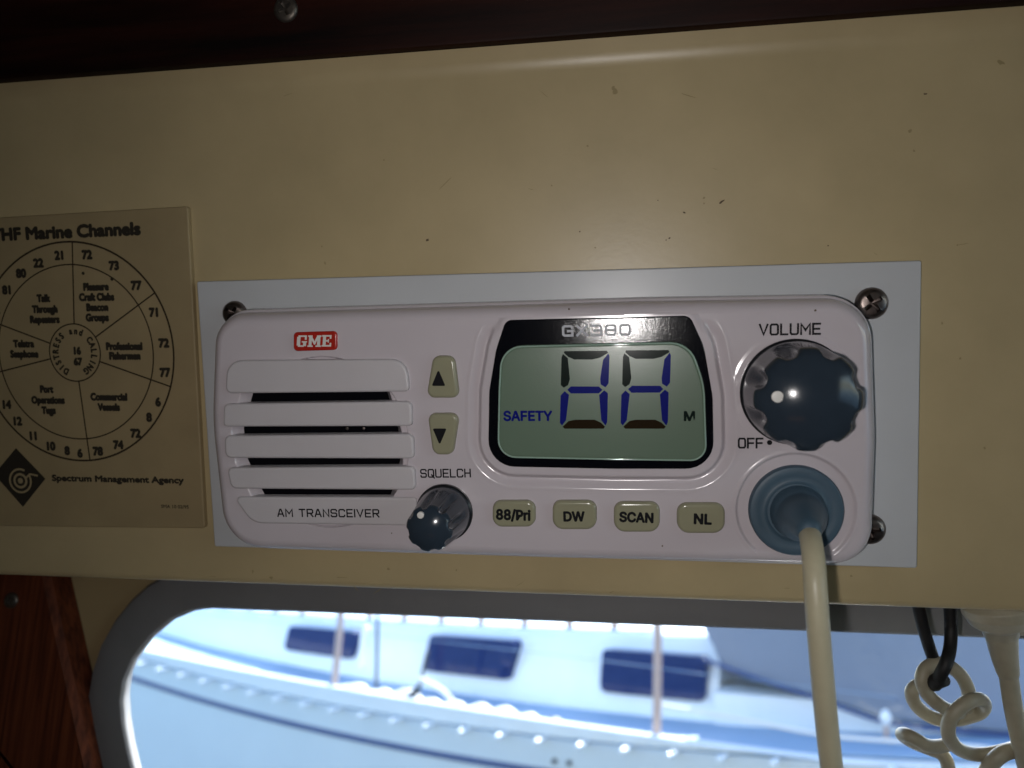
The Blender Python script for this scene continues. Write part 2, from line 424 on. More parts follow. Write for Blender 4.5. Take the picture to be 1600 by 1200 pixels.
# ================================================================== SETTING
# --- lining panel: flat, then a soft cove that comes forward under the beam
VT, VB = 54.4, -72.9
prof = [(VB + 1.2, -9), (VB + .2, -8), (VB, -6), (VB, -2.2), (VB + .17, -1.36), (VB + .64, -.64), (VB + 1.36, -.17), (VB + 2.2, 0)]
for k in range(1, 13): prof.append((VB + 2.2 + (VT - VB - 2.2) * k / 12, 0))
ang0 = 0; y, z = VT, 0
BEND = math.radians(30); RB_ = 7.0
for k in range(1, 17):
    q = BEND * k / 16
    prof.append((VT + RB_ * math.sin(q), RB_ * (1 - math.cos(q))))
y, z = prof[-1]
for L in (3, 6): prof.append((y + L * math.cos(BEND), z + L * math.sin(BEND)))
mb = MB()
X0, X1 = -420, 420; xs = np.linspace(X0, X1, 41)
front = [[(x, p[0], p[1]) for p in prof] for x in xs]
back = [[(x, p[0] if i > 2 else p[0] + .01, min(p[1] - 9, -9) if i > 2 else -9.02) for i, p in enumerate(prof)] for x in xs]
mb.rings(front, False, False, closed=False)
mb.rings(back, False, False, closed=False)
def fleck(px, py, r, mi=1, asp=1., ang=0., z=.03):
    c = P(px, py, 0); n = 9; vs = []
    for k in range(n):
        q = 2 * math.pi * k / n; rr = r * random.uniform(.6, 1.2)
        x_, y_ = rr * math.cos(q) * asp, rr * math.sin(q)
        vs.append((c[0] + x_ * math.cos(ang) - y_ * math.sin(ang), c[1] + x_ * math.sin(ang) + y_ * math.cos(ang), z))
    mb.add(vs, [tuple(range(n))], mi)
for f_ in [(961, 142, .75, 2), (958, 137, .5, 2), (1128, 315, .28, 1, 2.6, .6), (1100, 309, .3, 2), (1100, 318, .22, 2), (1028, 313, .16), (1069, 332, .22, 1, 1.8, -.4), (1046, 372, .25), (1041, 375, .15),
           (1422, 205, .4, 2), (1428, 236, .3, 2), (1446, 147, .25, 1, 2, .1), (1350, 66, .2), (1393, 50, .25, 1, 2, 0), (1563, 97, .5, 2, 2, -.5), (668, 375, .28, 1, 1.6, .4), (508, 411, .45, 2, .4), (503, 385, .2, 2), (395, 893, .55, 2, .4), (424, 903, .4, 2, 1.4), (607, 889, .35, 2), (713, 891, .25, 2), (930, 387, .2, 2), (1071, 54, .2), (906, 362, .18), (1496, 383, .2, 2), (862, 290, .22, 2), (600, 250, .2, 2), (918, 228, .25, 2), (1294, 384, .2), (1330, 900, .3, 2), (1538, 700, .3, 2), (1500, 560, .25, 2), (1472, 505, .35, 2, .5)]:
    fleck(*f_)
for k_ in range(16):                         # hairline scuffs
    fleck(random.uniform(330, 1560), random.choice([random.uniform(140, 400), random.uniform(895, 930)]), random.uniform(.05, .11), 2, random.uniform(8, 26), random.uniform(-.9, .9), .028)
part_panel = solo('wall', mb, [CREAM, STAIN, STAIN2], 'glossy cream wall panel the white radio is mounted on, with small stains', 'wall panel', kind='structure', smooth=40)
# --- window wall behind, upright, with a round-cornered opening
YW = .078
def wz(px, py): p = W(px, py, YW); return (p[0], p[2])
GLASS_L = [(345, 949), (331, 950), (312, 953), (281, 966), (250, 992), (223, 1027), (209, 1061), (205, 1092), (208, 1127), (216, 1167), (224, 1200), (234, 1240)]
OUT_L = [(300, 893), (268, 898), (240, 913), (215, 936), (190, 967), (169, 1005), (156, 1045), (150, 1083), (151, 1123), (156, 1167), (163, 1200), (172, 1240)]
def win_outline(Lpx, topr, grow):
    pts = [wz(*q) for q in Lpx]
    a, b = np.array(pts[-2]), np.array(pts[-1]); d = (b - a) / np.linalg.norm(b - a)
    zb = -.262 - grow; zt = wz(*topr)[1]; xr = .40 + grow
    e = b + d * ((zb + .05 - b[1]) / d[1])
    res = [np.array(q) for q in pts] + [e]
    for q in (30, 60, 90):
        t = math.radians(q); res.append(np.array([e[0] + .05 * (1 - math.cos(t)) + .004, e[1] - .05 * math.sin(t)]))
    cx, r = xr - .06, .06
    for q in np.linspace(-90, 0, 6): res.append(np.array([cx + r * math.cos(math.radians(q)), zb + r + r * math.sin(math.radians(q))]))
    for q in np.linspace(0, 90, 6): res.append(np.array([cx + r * math.cos(math.radians(q)), zt - r + r * math.sin(math.radians(q))]))
    return res
def resample(p, n):
    p = np.array(p); q = np.vstack([p, p[:1]]); s = np.r_[0, np.cumsum(np.linalg.norm(np.diff(q, axis=0), axis=1))]
    t = np.linspace(0, s[-1], n, endpoint=False); return np.column_stack([np.interp(t, s, q[:, 0]), np.interp(t, s, q[:, 1])])
inner = np.array(win_outline(GLASS_L, (1600, 992), 0)); outer = np.array(win_outline(OUT_L, (1600, 930), .012))
ia = inner; oa = outer
def plate_with_hole(rect, hole, y0, y1, mb):
    """upright plate in x/z with one opening"""
    cu = bpy.data.curves.new('c', 'CURVE'); cu.dimensions = '2D'; cu.fill_mode = 'BOTH'
    for pts in (rect, hole):
        sp = cu.splines.new('POLY'); sp.points.add(len(pts) - 1); sp.use_cyclic_u = True
        for i, q in enumerate(pts): sp.points[i].co = (q[0], q[1], 0, 1)
    cu.extrude = (y1 - y0) / 2
    ob = bpy.data.objects.new('c', cu); C.objects.link(ob)
    me = bpy.data.meshes.new_from_object(ob.evaluated_get(bpy.context.evaluated_depsgraph_get()))
    vs = [(q.co.x, (y0 + y1) / 2 + q.co.z, q.co.y) for q in me.vertices]; fs = [tuple(p.vertices) for p in me.polygons]
    bpy.data.objects.remove(ob); bpy.data.curves.remove(cu); bpy.data.meshes.remove(me)
    mb.add(vs, fs)
mb = MB(); hole = [(a * .5 + b * .5) for a, b in zip(ia, oa)]
plate_with_hole([(-1.3, -1.2), (1.3, -1.2), (1.3, .2), (-1.3, .2)], hole, YW, YW + .006, mb)
solo('wall_outboard', mb, CREAMW, 'cream cabin side behind the window seal', 'wall', panel=False, kind='structure', smooth=0)
mb = MB(); mb.box(-1.3, 1.3, -2.2, YW + .2, .201, .23)  # unseen shell of roof, floor and walls, added to keep daylight off the panel
solo('added_ceiling', mb, CABIN, 'unseen cabin roof, added to keep daylight off the panel', 'added_ceiling', panel=False, kind='structure', smooth=0)
mb = MB(); mb.box(-1.3, 1.3, -2.2, YW, -1.23, -1.201)
solo('floor', mb, FLOORM, 'unseen cabin floor, added to close the cabin shell', 'floor', panel=False, kind='structure', smooth=0)
mb = MB(); mb.box(-1.33, -1.301, -2.2, YW + .01, -1.2, .2); mb.box(-1.3, 1.3, -2.23, -2.201, -1.2, .2)
# right side with an open hatchway, added to give bluish glints
mb.box(.901, .93, -2.2, -.85, -1.2, .2); mb.box(.901, .93, -.12, YW - .001, -1.2, .2); mb.box(.901, .93, -.85, -.12, -1.2, -.35); mb.box(.901, .93, -.85, -.12, .17, .2)
solo('added_cabin_wall', mb, CABIN, 'unseen cabin walls, added to keep daylight off the panel', 'wall', panel=False, kind='structure', smooth=0)
mb = MB(); mb.box(-400, 400, -300, 600, -1.3, -1.25)
wat = solo('water', mb, WATER, 'harbour water', 'water', panel=False, kind='structure', smooth=0)

# --- window: seal and pane
win = thing('cabin_window', 'long cabin window with a grey rubber seal under the cream panel', 'window', (0, YW, -.15), panel=False)
mb = MB()
def lerp(t): return ia * (1 - t) + oa * t
def xz(p, y): return [(q[0], y, q[1]) for q in p]
mb.rings([xz(oa, YW + .001), xz(oa, YW - .003), xz(lerp(.93), YW - .0048), xz(lerp(.75), YW - .0056), xz(lerp(.25), YW - .0056), xz(lerp(.05), YW - .0054), xz(ia, YW - .0045), xz(ia, YW - .0026), xz(lerp(.4), YW - .0022), xz(lerp(.45), YW + .008), xz(oa, YW + .008)], False, False)
part('rubber_seal', mb, SEAL, win, 40)
mb = MB(); mb.rings([xz(lerp(.2), YW - .0042), xz(lerp(.2), YW - .0030)])
part('glass_pane', mb, PANE, win, 0)

# --- beam over the panel
HB = -.5
def edge_y(h): return (P(0, 130, h)[1] + P(1600, 10, h)[1]) / 2
yb = edge_y(2.4)
def pan_head(c, r, hh, z0, ang):
    m = MB(); a = np.linspace(0, 2 * math.pi, 96, endpoint=False)
    prof_ = [(r, 0), (r, hh * .25), (r * .93, hh * .6), (r * .78, hh * .85), (r * .66, hh * .95)]
    lathe_r = []
    def cross(t):                                        # radius of the rounded cross recess edge
        t = (t - ang) % (math.pi / 2); t = min(t, math.pi / 2 - t); wv = .135
        return min(.60, wv / max(.05, math.sin(t)))
    rr = np.array([cross(t) for t in a]); rr = np.maximum(rr, .20)
    rs = [np.column_stack([c[0] + q * np.cos(a), c[1] + q * np.sin(a), np.full(96, z0 + zz)]) for q, zz in prof_]
    rs.append(np.column_stack([c[0] + r * rr * np.cos(a), c[1] + r * rr * np.sin(a), np.full(96, z0 + hh)]))
    rs.append(np.column_stack([c[0] + r * rr * .92 * np.cos(a), c[1] + r * rr * .92 * np.sin(a), np.full(96, z0 + hh * .45)]))
    rs.append(np.column_stack([c[0] + r * rr * .25 * np.cos(a), c[1] + r * rr * .25 * np.sin(a), np.full(96, z0 + hh * .0 + .05)]))
    m.rings(rs); return m
beam = thing('wooden_beam', 'dark mahogany beam above the cream panel, with one screw', 'beam', (0, yb, HB))
mb = MB()
sec = [(yb, -8), (yb, HB + 5.2), (yb + .25, HB + 5.8), (yb + .8, HB + 6), (yb + 70, HB + 6), (yb + 70, -8)]
mb.rings([[(x, p[0], p[1]) for p in sec] for x in (-460, 460)])
part('beam_board', mb, MAHOG, beam, 40)
c = P(447, 15, HB + 6); part('screw', pan_head(c, 3.0, 1.0, HB + 6, .5), DSTEEL, beam)
# --- timber trim on the cabin side, lower left
YT = YW - .012
trim = thing('wooden_trim', 'reddish brown wooden post beside the window at lower left', 'wooden post', tuple(W(60, 1050, YT)), panel=False)
q = [W(-260, 860, YT), W(66, 860, YT), W(75, 905, YT), W(139, 1200, YT), W(185, 1400, YT), W(-260, 1400, YT)]
mb = MB(); o2 = round_poly([(p[0], p[2], .0012) for p in q], 4)
rs = [[(p[0], YW - .0005, p[1]) for p in o2], [(p[0], YT + .002, p[1]) for p in o2], [(p[0], YT, p[1]) for p in inset(o2, .002)]]
mb.rings(rs); part('post_board', mb, TEAK, trim, 40)
c = W(18, 938, YT); mb = MB(); m2 = pan_head((c[0] * 1000, c[2] * 1000), 2.6, .9, 0, .3)
mb.add([(p[0] / 1000, YT - p[2] / 1000, p[1] / 1000) for p in m2.v], m2.f); part('screw', mb, DSTEEL, trim)

# ================================================================== MOUNTING PLATE
plate = thing('mounting_plate', 'rectangular white plate with bare edges behind the radio, screwed to the panel', 'mounting plate', P(870, 650, 0))
mb = MB(); prism(mb, px_poly([(307, 440, .5), (1440, 407, .5), (1433, 888, .5), (335, 854, .5)], 3), 0.02, 3.0, .35)
part('plate_sheet', mb, PLATE, plate, 40)
for (px, py, r, a) in [(362, 490, 3.2, .9), (1365, 474, 3.55, .62), (1362, 830, 3.5, .2)]:
    part('screw', pan_head(P(px, py, 5), r, 2.0, 3.0, a), STEEL, plate)

# ================================================================== RADIO
HF = 16.0
radio = thing('marine_radio', 'white marine transceiver with lit display, speaker grille and two dark knobs', 'radio', P(850, 660, 3))
OUT = [(326, 486, 8.8), (560, 479, 0), (1000, 466, 0), (1370, 460, 10.2), (1377, 690, 60), (1370, 893, 8.8), (860, 881, 0), (343, 864, 11.2), (320, 660, 70)]
fo_ = px_poly(OUT, HF, 12, 1.6)
# face outline sits inset from the body's widest ring
body = MB(); rs = [at_z(inset(fo_, -.4), 3.02), at_z(inset(fo_, -.05), HF - 5.0), at_z(inset(fo_, .03), HF - 4.7), at_z(inset(fo_, .2), HF - 4.5), at_z(inset(fo_, .55), HF - 4.4), at_z(inset(fo_, .62), HF - 4.3)]
for q in np.linspace(0, 90, 11)[1:]:
    t = math.radians(q); rs.append(at_z(inset(fo_, .62 + 2.98 * (1 - math.cos(t))), HF - 4.0 + 4.0 * math.sin(t)))
body.rings(rs, True, False)
def sdist(pts, poly):
    a = poly; b = np.roll(poly, -1, 0); dmin = np.full(len(pts), 1e9); ins = np.zeros(len(pts), bool)
    for p, q in zip(a, b):
        e = q - p; w_ = pts - p; t = np.clip((w_ @ e) / (e @ e + 1e-12), 0, 1); d_ = w_ - t[:, None] * e
        dmin = np.minimum(dmin, (d_ ** 2).sum(1))
        cond = ((p[1] <= pts[:, 1]) != (q[1] <= pts[:, 1]))
        if abs(e[1]) > 1e-12: ins ^= cond & (pts[:, 0] < p[0] + (pts[:, 1] - p[1]) * e[0] / e[1])
    s = np.sqrt(dmin); return np.where(ins, -s, s)
def sm(x, a, b):
    t = np.clip((x - a) / (b - a), 0, 1); return t * t * (3 - 2 * t)
BZ = [(790, 500, 2.0), (1078, 493, 2.2), (1100, 540, 12), (1114, 620, 14), (1116, 733, 6.0), (960, 733, 0), (762, 729, 6.0), (764, 610, 14), (775, 545, 12)]
bz = px_poly(BZ, 16.9, 8, 1.2)
fin = inset(fo_, 3.45)
lo, hi = fin.min(0), fin.max(0); G = .2
gx = np.arange(lo[0] - G, hi[0] + 2 * G, G); gy = np.arange(lo[1] - G, hi[1] + 2 * G, G)
XX, YY = np.meshgrid(gx, gy); pts = np.column_stack([XX.ravel(), YY.ravel()])
sd_out = sdist(pts, fin); H = np.full(len(pts), HF - .006)
# display pod: raised lip, groove, soft outer edge (open along the top)
d_ = sdist(pts, bz); topy = bz[:, 1].max()
fade = 1 - sm(pts[:, 1], topy - 4.5, topy - .5)
podp = .7 * (1 - sm(d_, 1.6, 2.7)) - .85 * sm(d_, 1.6, 2.75) * (1 - sm(d_, 2.5, 5.0)) + .07 * (sm(d_, 4.2, 4.9) - sm(d_, 4.9, 5.8))
H += podp * fade + .55 * (1 - sm(d_, .5, 2.0)) * (1 - fade)
# socket ring
jc = P(1243, 797, HF)[:2]; rj = np.linalg.norm(pts - jc, axis=1)
H += -.55 * (1 - sm(rj, 12.0, 12.7)) + .12 * (sm(rj, 12.2, 12.7) - sm(rj, 12.8, 13.5))
# faint saucer behind the volume knob
vc = P(1241, 612, HF)[:2]; rv = np.linalg.norm(pts - vc, axis=1)
H += .12 * (1 - sm(rv, 12.4, 13.2))
# grille: shallow disc showing above and below the slats, deep opening behind them
gc = P(508, 692, HF)[:2]; rg = np.linalg.norm(pts - gc, axis=1)
gr = P(508, 556.5, HF)[1] - gc[1]
H += -.9 * (1 - sm(rg, gr - .3, gr))
yy = [P(500, q, HF)[1] for q in (580, 621, 673, 723, 772, 800)]
lx = [P(q, 690, HF)[0] for q in (392, 378, 362, 366, 386, 400)]; rx = [P(q, 690, HF)[0] for q in (600, 612, 626, 627, 612, 600)]
Lb = np.interp(-pts[:, 1], [-q for q in yy], lx); Rb = np.interp(-pts[:, 1], [-q for q in yy], rx)
dd = np.minimum(np.minimum(pts[:, 0] - Lb, Rb - pts[:, 0]), np.minimum(yy[0] - pts[:, 1], pts[:, 1] - yy[-1]))
H += np.where(dd > 0, -4.6 * np.clip(dd / 2.5, 0, 1), 0)
keep = (sd_out < G * .2).reshape(XX.shape)
idx = np.arange(len(pts)).reshape(XX.shape)
cells = keep[:-1, :-1] & keep[1:, :-1] & keep[:-1, 1:] & keep[1:, 1:]
iy, ix = np.nonzero(cells)
fcs = np.column_stack([idx[iy, ix], idx[iy, ix + 1], idx[iy + 1, ix + 1], idx[iy + 1, ix]])
used = np.unique(fcs); rem = np.full(len(pts), -1); rem[used] = np.arange(len(used))
body.add(np.column_stack([pts[used], H[used]]), rem[fcs].tolist())
# close the seam between the rounded rim and the pressed face
rim_n = len(fo_)
body.rings([at_z(inset(fo_, 3.6), HF), at_z(inset(fo_, 4.3), HF + .0)], False, False)
face = part('faceplate', body, BODY, radio, 40)
mb = MB(); sw = .36
zt = HF + .04
strokes(mb, 'SQUELCH', P(658, 745.5, HF), P(735, 745, HF), 12.5 * .142, zt, .33)
part('lettering', mb, BLACK, face, 0)
mb = MB(); strokes(mb, 'VOLUME', P(1187, 523, HF), P(1281, 521.5, HF), 15 * .142, zt + .14, .42); part('lettering', mb, BLACK, face, 0)
mb = MB(); strokes(mb, 'OFF', P(1154, 699, HF), P(1191, 699, HF), 14 * .142, zt + .35, .40); disc(mb, P(1202, 691, HF), .55, zt + .35); part('lettering', mb, BLACK, face, 0)
for x_, y_, r_ in ((889, 483, .22), (1274, 485, .25), (1035, 853, .2), (612, 833, .16)):
    mb = MB(); disc(mb, P(x_, y_, HF), r_, zt, 7); part('dirt_speck', mb, STAIN, face, 0)
# grille
slats = [[(353, 563, 4.2), (634, 561, 4.2), (640, 612, 1.2), (352, 615, 1.4)],
         [(349, 631, 1.4), (643, 627, 1.4), (644, 666, 1.0), (348, 667, 1.0)],
         [(350, 681, 1.4), (646, 678, 1.6), (647, 717, 1.2), (351, 716, 1.6)],
         [(354, 731, 1.2), (648, 729, 1.4), (649, 766, 1.2), (360, 764, 1.8)],
         [(362, 777, 1.0), (650, 778, .8), (650, 823, .6), (392, 819, 5.0)]]
hs = HF + 1.1
for i, s_ in enumerate(slats):
    mb = MB(); prism(mb, px_poly(s_, hs, 6), HF - 1.6, hs if i < 4 else hs - .5, .55, 4, draft=.1)
    sl_ = part('grille_slat', mb, SLAT, radio, 40)
    if i == 4:
        mb = MB(); strokes(mb, 'AM TRANSCEIVER', P(433, 807.5, hs), P(591, 808.5, hs), 12.2 * .14, hs - .46, .34, .36)
        part('lettering', mb, BLACK, sl_, 0)
mb = MB(); cl = np.array([(l + 1.7, y_) for l, y_ in zip(lx, yy)] + [(r_ - 1.7, y_) for r_, y_ in list(zip(rx, yy))[::-1]])
if poly_area(cl) < 0: cl = cl[::-1]
prism(mb, cl, HF - 5.5, HF - 3.0, .05, 1); part('speaker_cloth', mb, CLOTH, radio, 0)
mb = MB()
for (px_, py_) in ((541, 668), (567, 668)): lathe(mb, [(.0, 0), (.35, .1), (.42, .4), (.3, .7), (0.02, .8)], (*P(px_, py_ + 2, HF - 2)[:2], HF - 3.0), 10)
part('grille_screw', mb, STEEL, radio)
# badge
mb = MB(); prism(mb, px_poly([(458, 519, 1.0), (526, 517, 1.0), (526, 547, 1.0), (458, 549, 1.0)], HF + .7), HF - .1, HF + .7, .4, 4)
badge = part('badge', mb, RED, radio, 40)
mb = MB(); zb_ = HF + .74
def slab(letter, x0, x1, y0, y1, z):
    k = [0]
    def r(a, b, c_, d):
        p = [P(x0 + (x1 - x0) * u + 1.2 * v - 0.6, y1 + (y0 - y1) * v, HF + .7)[:2] for u, v in ((a, c_), (b, c_), (b, d), (a, d))]
        mb.add(at_z(np.array(p), z + .003 * k[0]), [(0, 1, 2, 3)]); k[0] += 1
    if letter == 'G':
        for q in ((.0, .34, .12, .88), (.12, .85, .86, 1), (.12, .72, 0, .14), (.62, .92, .06, .44), (.48, 1.0, .38, .5), (.76, .95, .62, 1)): r(*q)
    if letter == 'M':
        for q in ((.08, .3, 0, 1), (.7, .93, 0, 1), (0, .4, 0, .13), (.6, 1, 0, .13), (0, .34, .87, 1), (.66, 1, .87, 1)): r(*q)
        p = [P(x0 + (x1 - x0) * u, y1 + (y0 - y1) * v, HF + .7)[:2] for u, v in ((.28, 1), (.5, .5), (.72, 1), (.72, .62), (.55, .2), (.45, .2), (.28, .62))]
        mb.add(at_z(np.array(p), z - .004), [(0, 1, 6), (1, 5, 6), (1, 4, 5), (1, 2, 3), (1, 3, 4)])
    if letter == 'E':
        for q in ((.1, .42, 0, 1), (0, .98, .86, 1), (0, 1, 0, .14), (.4, .7, .43, .57), (.8, .98, .68, 1), (.82, 1, 0, .32), (.62, .74, .34, .66)): r(*q)
slab('G', 464, 480, 524, 542, zb_); slab('M', 481, 502, 524, 542, zb_); slab('E', 503, 518, 523.5, 541.5, zb_)
part('lettering', mb, WHITEP, badge, 0)
# display
mb = MB(); prism(mb, bz, HF - .5, HF + .9, .3, 3); bezel = part('display_bezel', mb, BEZEL, radio, 40)
mb = MB(); strokes(mb, 'GX380', P(880, 524.5, 17), P(984, 522.5, 17), 14.5 * .142, HF + .93, .52, .42); part('lettering', mb, SILVER, bezel, 0)
LC = [(782, 540, 5.2), (1078, 533, 6.0), (1102, 600, 20), (1106, 722, 3.6), (960, 720, 0), (776, 716, 4.2), (778, 610, 20)]
lc = px_poly(LC, HF + 1.8, 8, 1.5)
mb = MB()
prism(mb, lc, HF + .5, HF + 1.8, .8, 6)
lcd = part('display_screen', mb, LCD, radio, 40)
zl = HF + 1.82
mb = MB(); ro = inset(lc, .32); rr_ = []
for q in np.linspace(0, 2 * math.pi, 8, endpoint=False): rr_.append(at_z(inset(ro, .2 * math.cos(q)), HF + 1.68 + .2 * math.sin(q)))
mb.rings(rr_ + [rr_[0]], False, False); part('screen_rim', mb, RIM, lcd, 60)  # thin loop carrying the edge highlight in its colour
def zp(x, y): return P(720 + x / 3.6364, 460 + y / 3.6364, zl)[:2]
SEG = {'A': [(590, 322), (830, 320), (838, 332), (790, 360), (745, 370), (645, 370), (610, 355), (585, 332)],
       'F': [(580, 338), (608, 362), (620, 480), (610, 515), (585, 530), (568, 515), (572, 360)],
       'B': [(838, 335), (845, 350), (840, 505), (822, 528), (795, 512), (792, 480), (808, 372)],
       'G': [(605, 542), (625, 523), (785, 523), (805, 542), (785, 562), (625, 563)],
       'E': [(590, 550), (615, 570), (598, 715), (575, 745), (563, 730), (567, 575)],
       'C': [(815, 545), (836, 562), (832, 725), (822, 745), (798, 715), (786, 572)],
       'D': [(578, 752), (612, 720), (650, 712), (760, 712), (795, 728), (820, 752), (810, 763), (590, 763)]}
SC = {'A': SEGD, 'F': SEGD, 'B': SEGB, 'G': SEGB, 'E': SEGB, 'C': SEGB, 'D': SEGW}
for off in ((0, 0), (349, -4)):
    for k, pts_ in SEG.items():
        mb = MB(); mb.add(at_z(np.array([zp(x + off[0] - (4 if off[0] and y > 540 else 0), y + off[1] * (1 if y < 700 else 0)) for x, y in pts_]), zl), [tuple(range(len(pts_)))])
        part('digit_segment', mb, SC[k], lcd, 0)
mb = MB(); ptext(mb, 'SAFETY', 787.5, 657, 862.5, 657, 14.5, HF + 1.8, zl, .035); part('lettering', mb, SEGB, lcd, 0)
mb = MB(); ptext(mb, 'M', 1069.5, 657, 1085, 657, 13.5, HF + 1.8, zl, .04); part('lettering', mb, SEGD, lcd, 0)
# keys
hk = HF + 1.3
KEYS = [([(676, 556, 1.9), (709, 556, 1.9), (717, 622, 1.7), (665, 622, 1.7)], 'up'),
        ([(667, 646, 1.7), (717, 646, 1.7), (707, 711, 1.9), (676, 711, 1.9)], 'down'),
        ([(769, 783, 2.0), (836, 783, 2.0), (836, 824, 2.2), (769, 824, 2.2)], '88/Pri'),
        ([(863, 783, 2.0), (932, 783, 2.0), (932, 828, 2.4), (863, 828, 2.4)], 'DW'),
        ([(959, 785, 2.1), (1031, 785, 2.1), (1031, 832, 2.5), (959, 832, 2.5)], 'SCAN'),
        ([(1058, 787, 2.2), (1133, 787, 2.2), (1133, 834, 2.6), (1058, 834, 2.6)], 'NL')]
TX = {'88/Pri': (776, 811, 828, 813, 15.5), 'DW': (881.5, 814, 913, 814, 14.5), 'SCAN': (968.5, 814.5, 1020, 816.5, 14.5), 'NL': (1085, 818, 1111, 819, 15)}
for o_, nm in KEYS:
    mb = MB(); prism(mb, px_poly(o_, hk, 8), HF - .6, hk, .7, 5, draft=.12)
    kp = part('button', mb, KEY, radio, 40)
    mb = MB()
    if nm == 'up': mb.add(at_z(px_poly([(685, 577, .25), (696, 603, .25), (674.5, 603, .25)], hk, 4), hk + .03), [tuple(range(15))]); part('arrow_mark', mb, BLACK, kp, 0)
    elif nm == 'down': mb.add(at_z(px_poly([(676, 669.5, .25), (698, 669.5, .25), (687, 695.5, .25)], hk, 4), hk + .03), [tuple(range(15))]); part('arrow_mark', mb, BLACK, kp, 0)
    else:
        t_ = TX[nm]; ptext(mb, nm, *t_, hk, hk + .03, .04); part('lettering', mb, BLACK, kp, 0)
# knobs
def knob(name, c, R0, R1, hh, nfl, ph, dot, dr, skirt, label=None, fd=.17, dm=.21):
    mb = MB(); lathe(mb, [(skirt, 0), (skirt, .9), (skirt - .35, 1.3), (R0 * .9, 1.4)], c, 64)
    rz = R1 * .30
    prof_ = [(R0, 1.2), (R0 * .995, 2)]
    for k in np.linspace(0, 1, 9)[1:]: prof_.append((R0 + (R1 - R0) * k, 2 + (hh - 2 - rz) * k))
    nb = len(prof_)
    te_ = 60.
    for _ in range(20):
        rl_ = 1 - .36 * (1 - math.cos(math.radians(te_))); te_ = math.degrees(math.atan(.8333 / (2 * dm / rl_)))
    for q in np.linspace(0, te_, 11)[1:]:
        t = math.radians(q); prof_.append((R1 - R1 * .36 * (1 - math.cos(t)), hh - rz + rz * math.sin(t)))
    r_l, z_l = prof_[-1]
    for k in (.9, .75, .6, .45, .3, .15, .03): prof_.append((r_l * k, z_l + dm * R1 * (1 - k * k)))
    def fn(a, i):
        s = np.zeros_like(a)
        for k in range(nfl):
            d = (a - (ph + 2 * math.pi * k / nfl) + math.pi) % (2 * math.pi) - math.pi
            s = np.maximum(s, np.exp(-(np.abs(d) / .16) ** 4))
        if i < nb: amt = fd * min(1, max(0, (i - 2) / 5))
        elif i < nb + 10: amt = fd * max(0, 1 - (i - nb) / 8.5) ** .8
        else: amt = 0
        return 1 - s * amt
    kb = part(name, mb, SKIRT, radio, 40, label)
    mb = MB(); lathe(mb, prof_, c, 160, fn); cap = part('knob_cap', mb, KNOB, kb, 50)
    mb = MB(); zz = c[2] + z_l + dm * R1 * (.55 if R1 > 8 else .6); p = P(*dot, zz); lathe(mb, [(dr, -.5), (dr, .12), (dr * .6, .2), (.02, .22)], (p[0], p[1], zz - .02), 24)
    part('pointer_dot', mb, WHITEP, kb)
knob('volume_knob', (*vc, HF + .2), 11.0, 10.35, 16.5, 8, math.radians(22), (1215, 620), 1.12, 11.35, 'large dark blue grey volume knob with a white dot')
qc = P(695, 800, HF)[:2]
knob('squelch_knob', (*qc, HF), 6.3, 5.2, 15.0, 8, math.radians(10), (657, 805), .72, 6.7, 'small dark blue grey squelch knob with a white dot', dm=.24)

# ================================================================== MICROPHONE CORD
mic = thing('microphone_lead', 'cream lead on a blue rubber plug hanging from the radio', 'cable', (*jc, HF - 1))
mb = MB(); lathe(mb, [(9.9, 0), (9.9, 1.6), (9.6, 2.1), (9.0, 2.3), (7.9, 2.1), (7.0, 1.95), (6.5, 2.1), (6.1, 2.5), (3.0, 2.6)], (*jc, HF - .92), 64)
plug = part('plug', mb, BOOT, mic, 40)
mb = MB()
bpth = [(jc[0] + .3, jc[1] - .1, HF + 1), (jc[0] + .3, jc[1] - .2, HF + 5), tuple(P(1256, 812, HF + 10)), tuple(P(1263, 826, HF + 15))]
tube(mb, bpth, [6.0, 5.5, 4.7, 3.6, 2.7], 32, 8, True); part('strain_relief', mb, BOOT, mic, 50)
mb = MB()
cp = [bpth[2], tuple(P(1264, 832, HF + 15)), tuple(P(1269, 856, HF + 21)), tuple(P(1272.5, 890, 41)), tuple(P(1275, 930, 43)), tuple(P(1280, 1000, 44)), tuple(P(1287, 1080, 44)), tuple(P(1296, 1170, 43)), tuple(P(1308, 1270, 42)), tuple(P(1325, 1400, 40))]
tube(mb, cp, 2.1, 28, 8); part('cable', mb, CABLE, mic, 60)

# ================================================================== CHANNEL CHART
USE_SANS[0] = False
HC = 1.6
chart = thing('channel_chart', 'old brown card of marine channel numbers in a dial, left of the radio', 'card', P(110, 590, 0))
mb = MB()
co = px_poly([(293, 322, .8), (306, 560, 0), (320, 826, .9), (0, 822, 0), (-70, 819, 1), (-90, 345, 1)], HC, 6)
prism(mb, co, .05, HC, .35, 3, cap0=True); card = part('card_sheet', mb, CARD, chart, 40)
kz = HC + .03; mm = (D - HC) / FPX
def cp_(x, y): return P(x, y, HC)[:2]
cc = cp_(117, 551); r_out = abs(cp_(113, 380)[1] - cp_(118, 722)[1]) / 2; sxx = (cp_(272, 560)[0] - cc[0]) / r_out
r_in = r_out * .797; r_c = r_out * .262
mb = MB()
for rr_, wd_ in ((r_out, .5), (r_in, .36), (r_c, .36)): ringband(mb, cc, rr_ - wd_ / 2, rr_ + wd_ / 2, kz, sx=sxx, n=90)
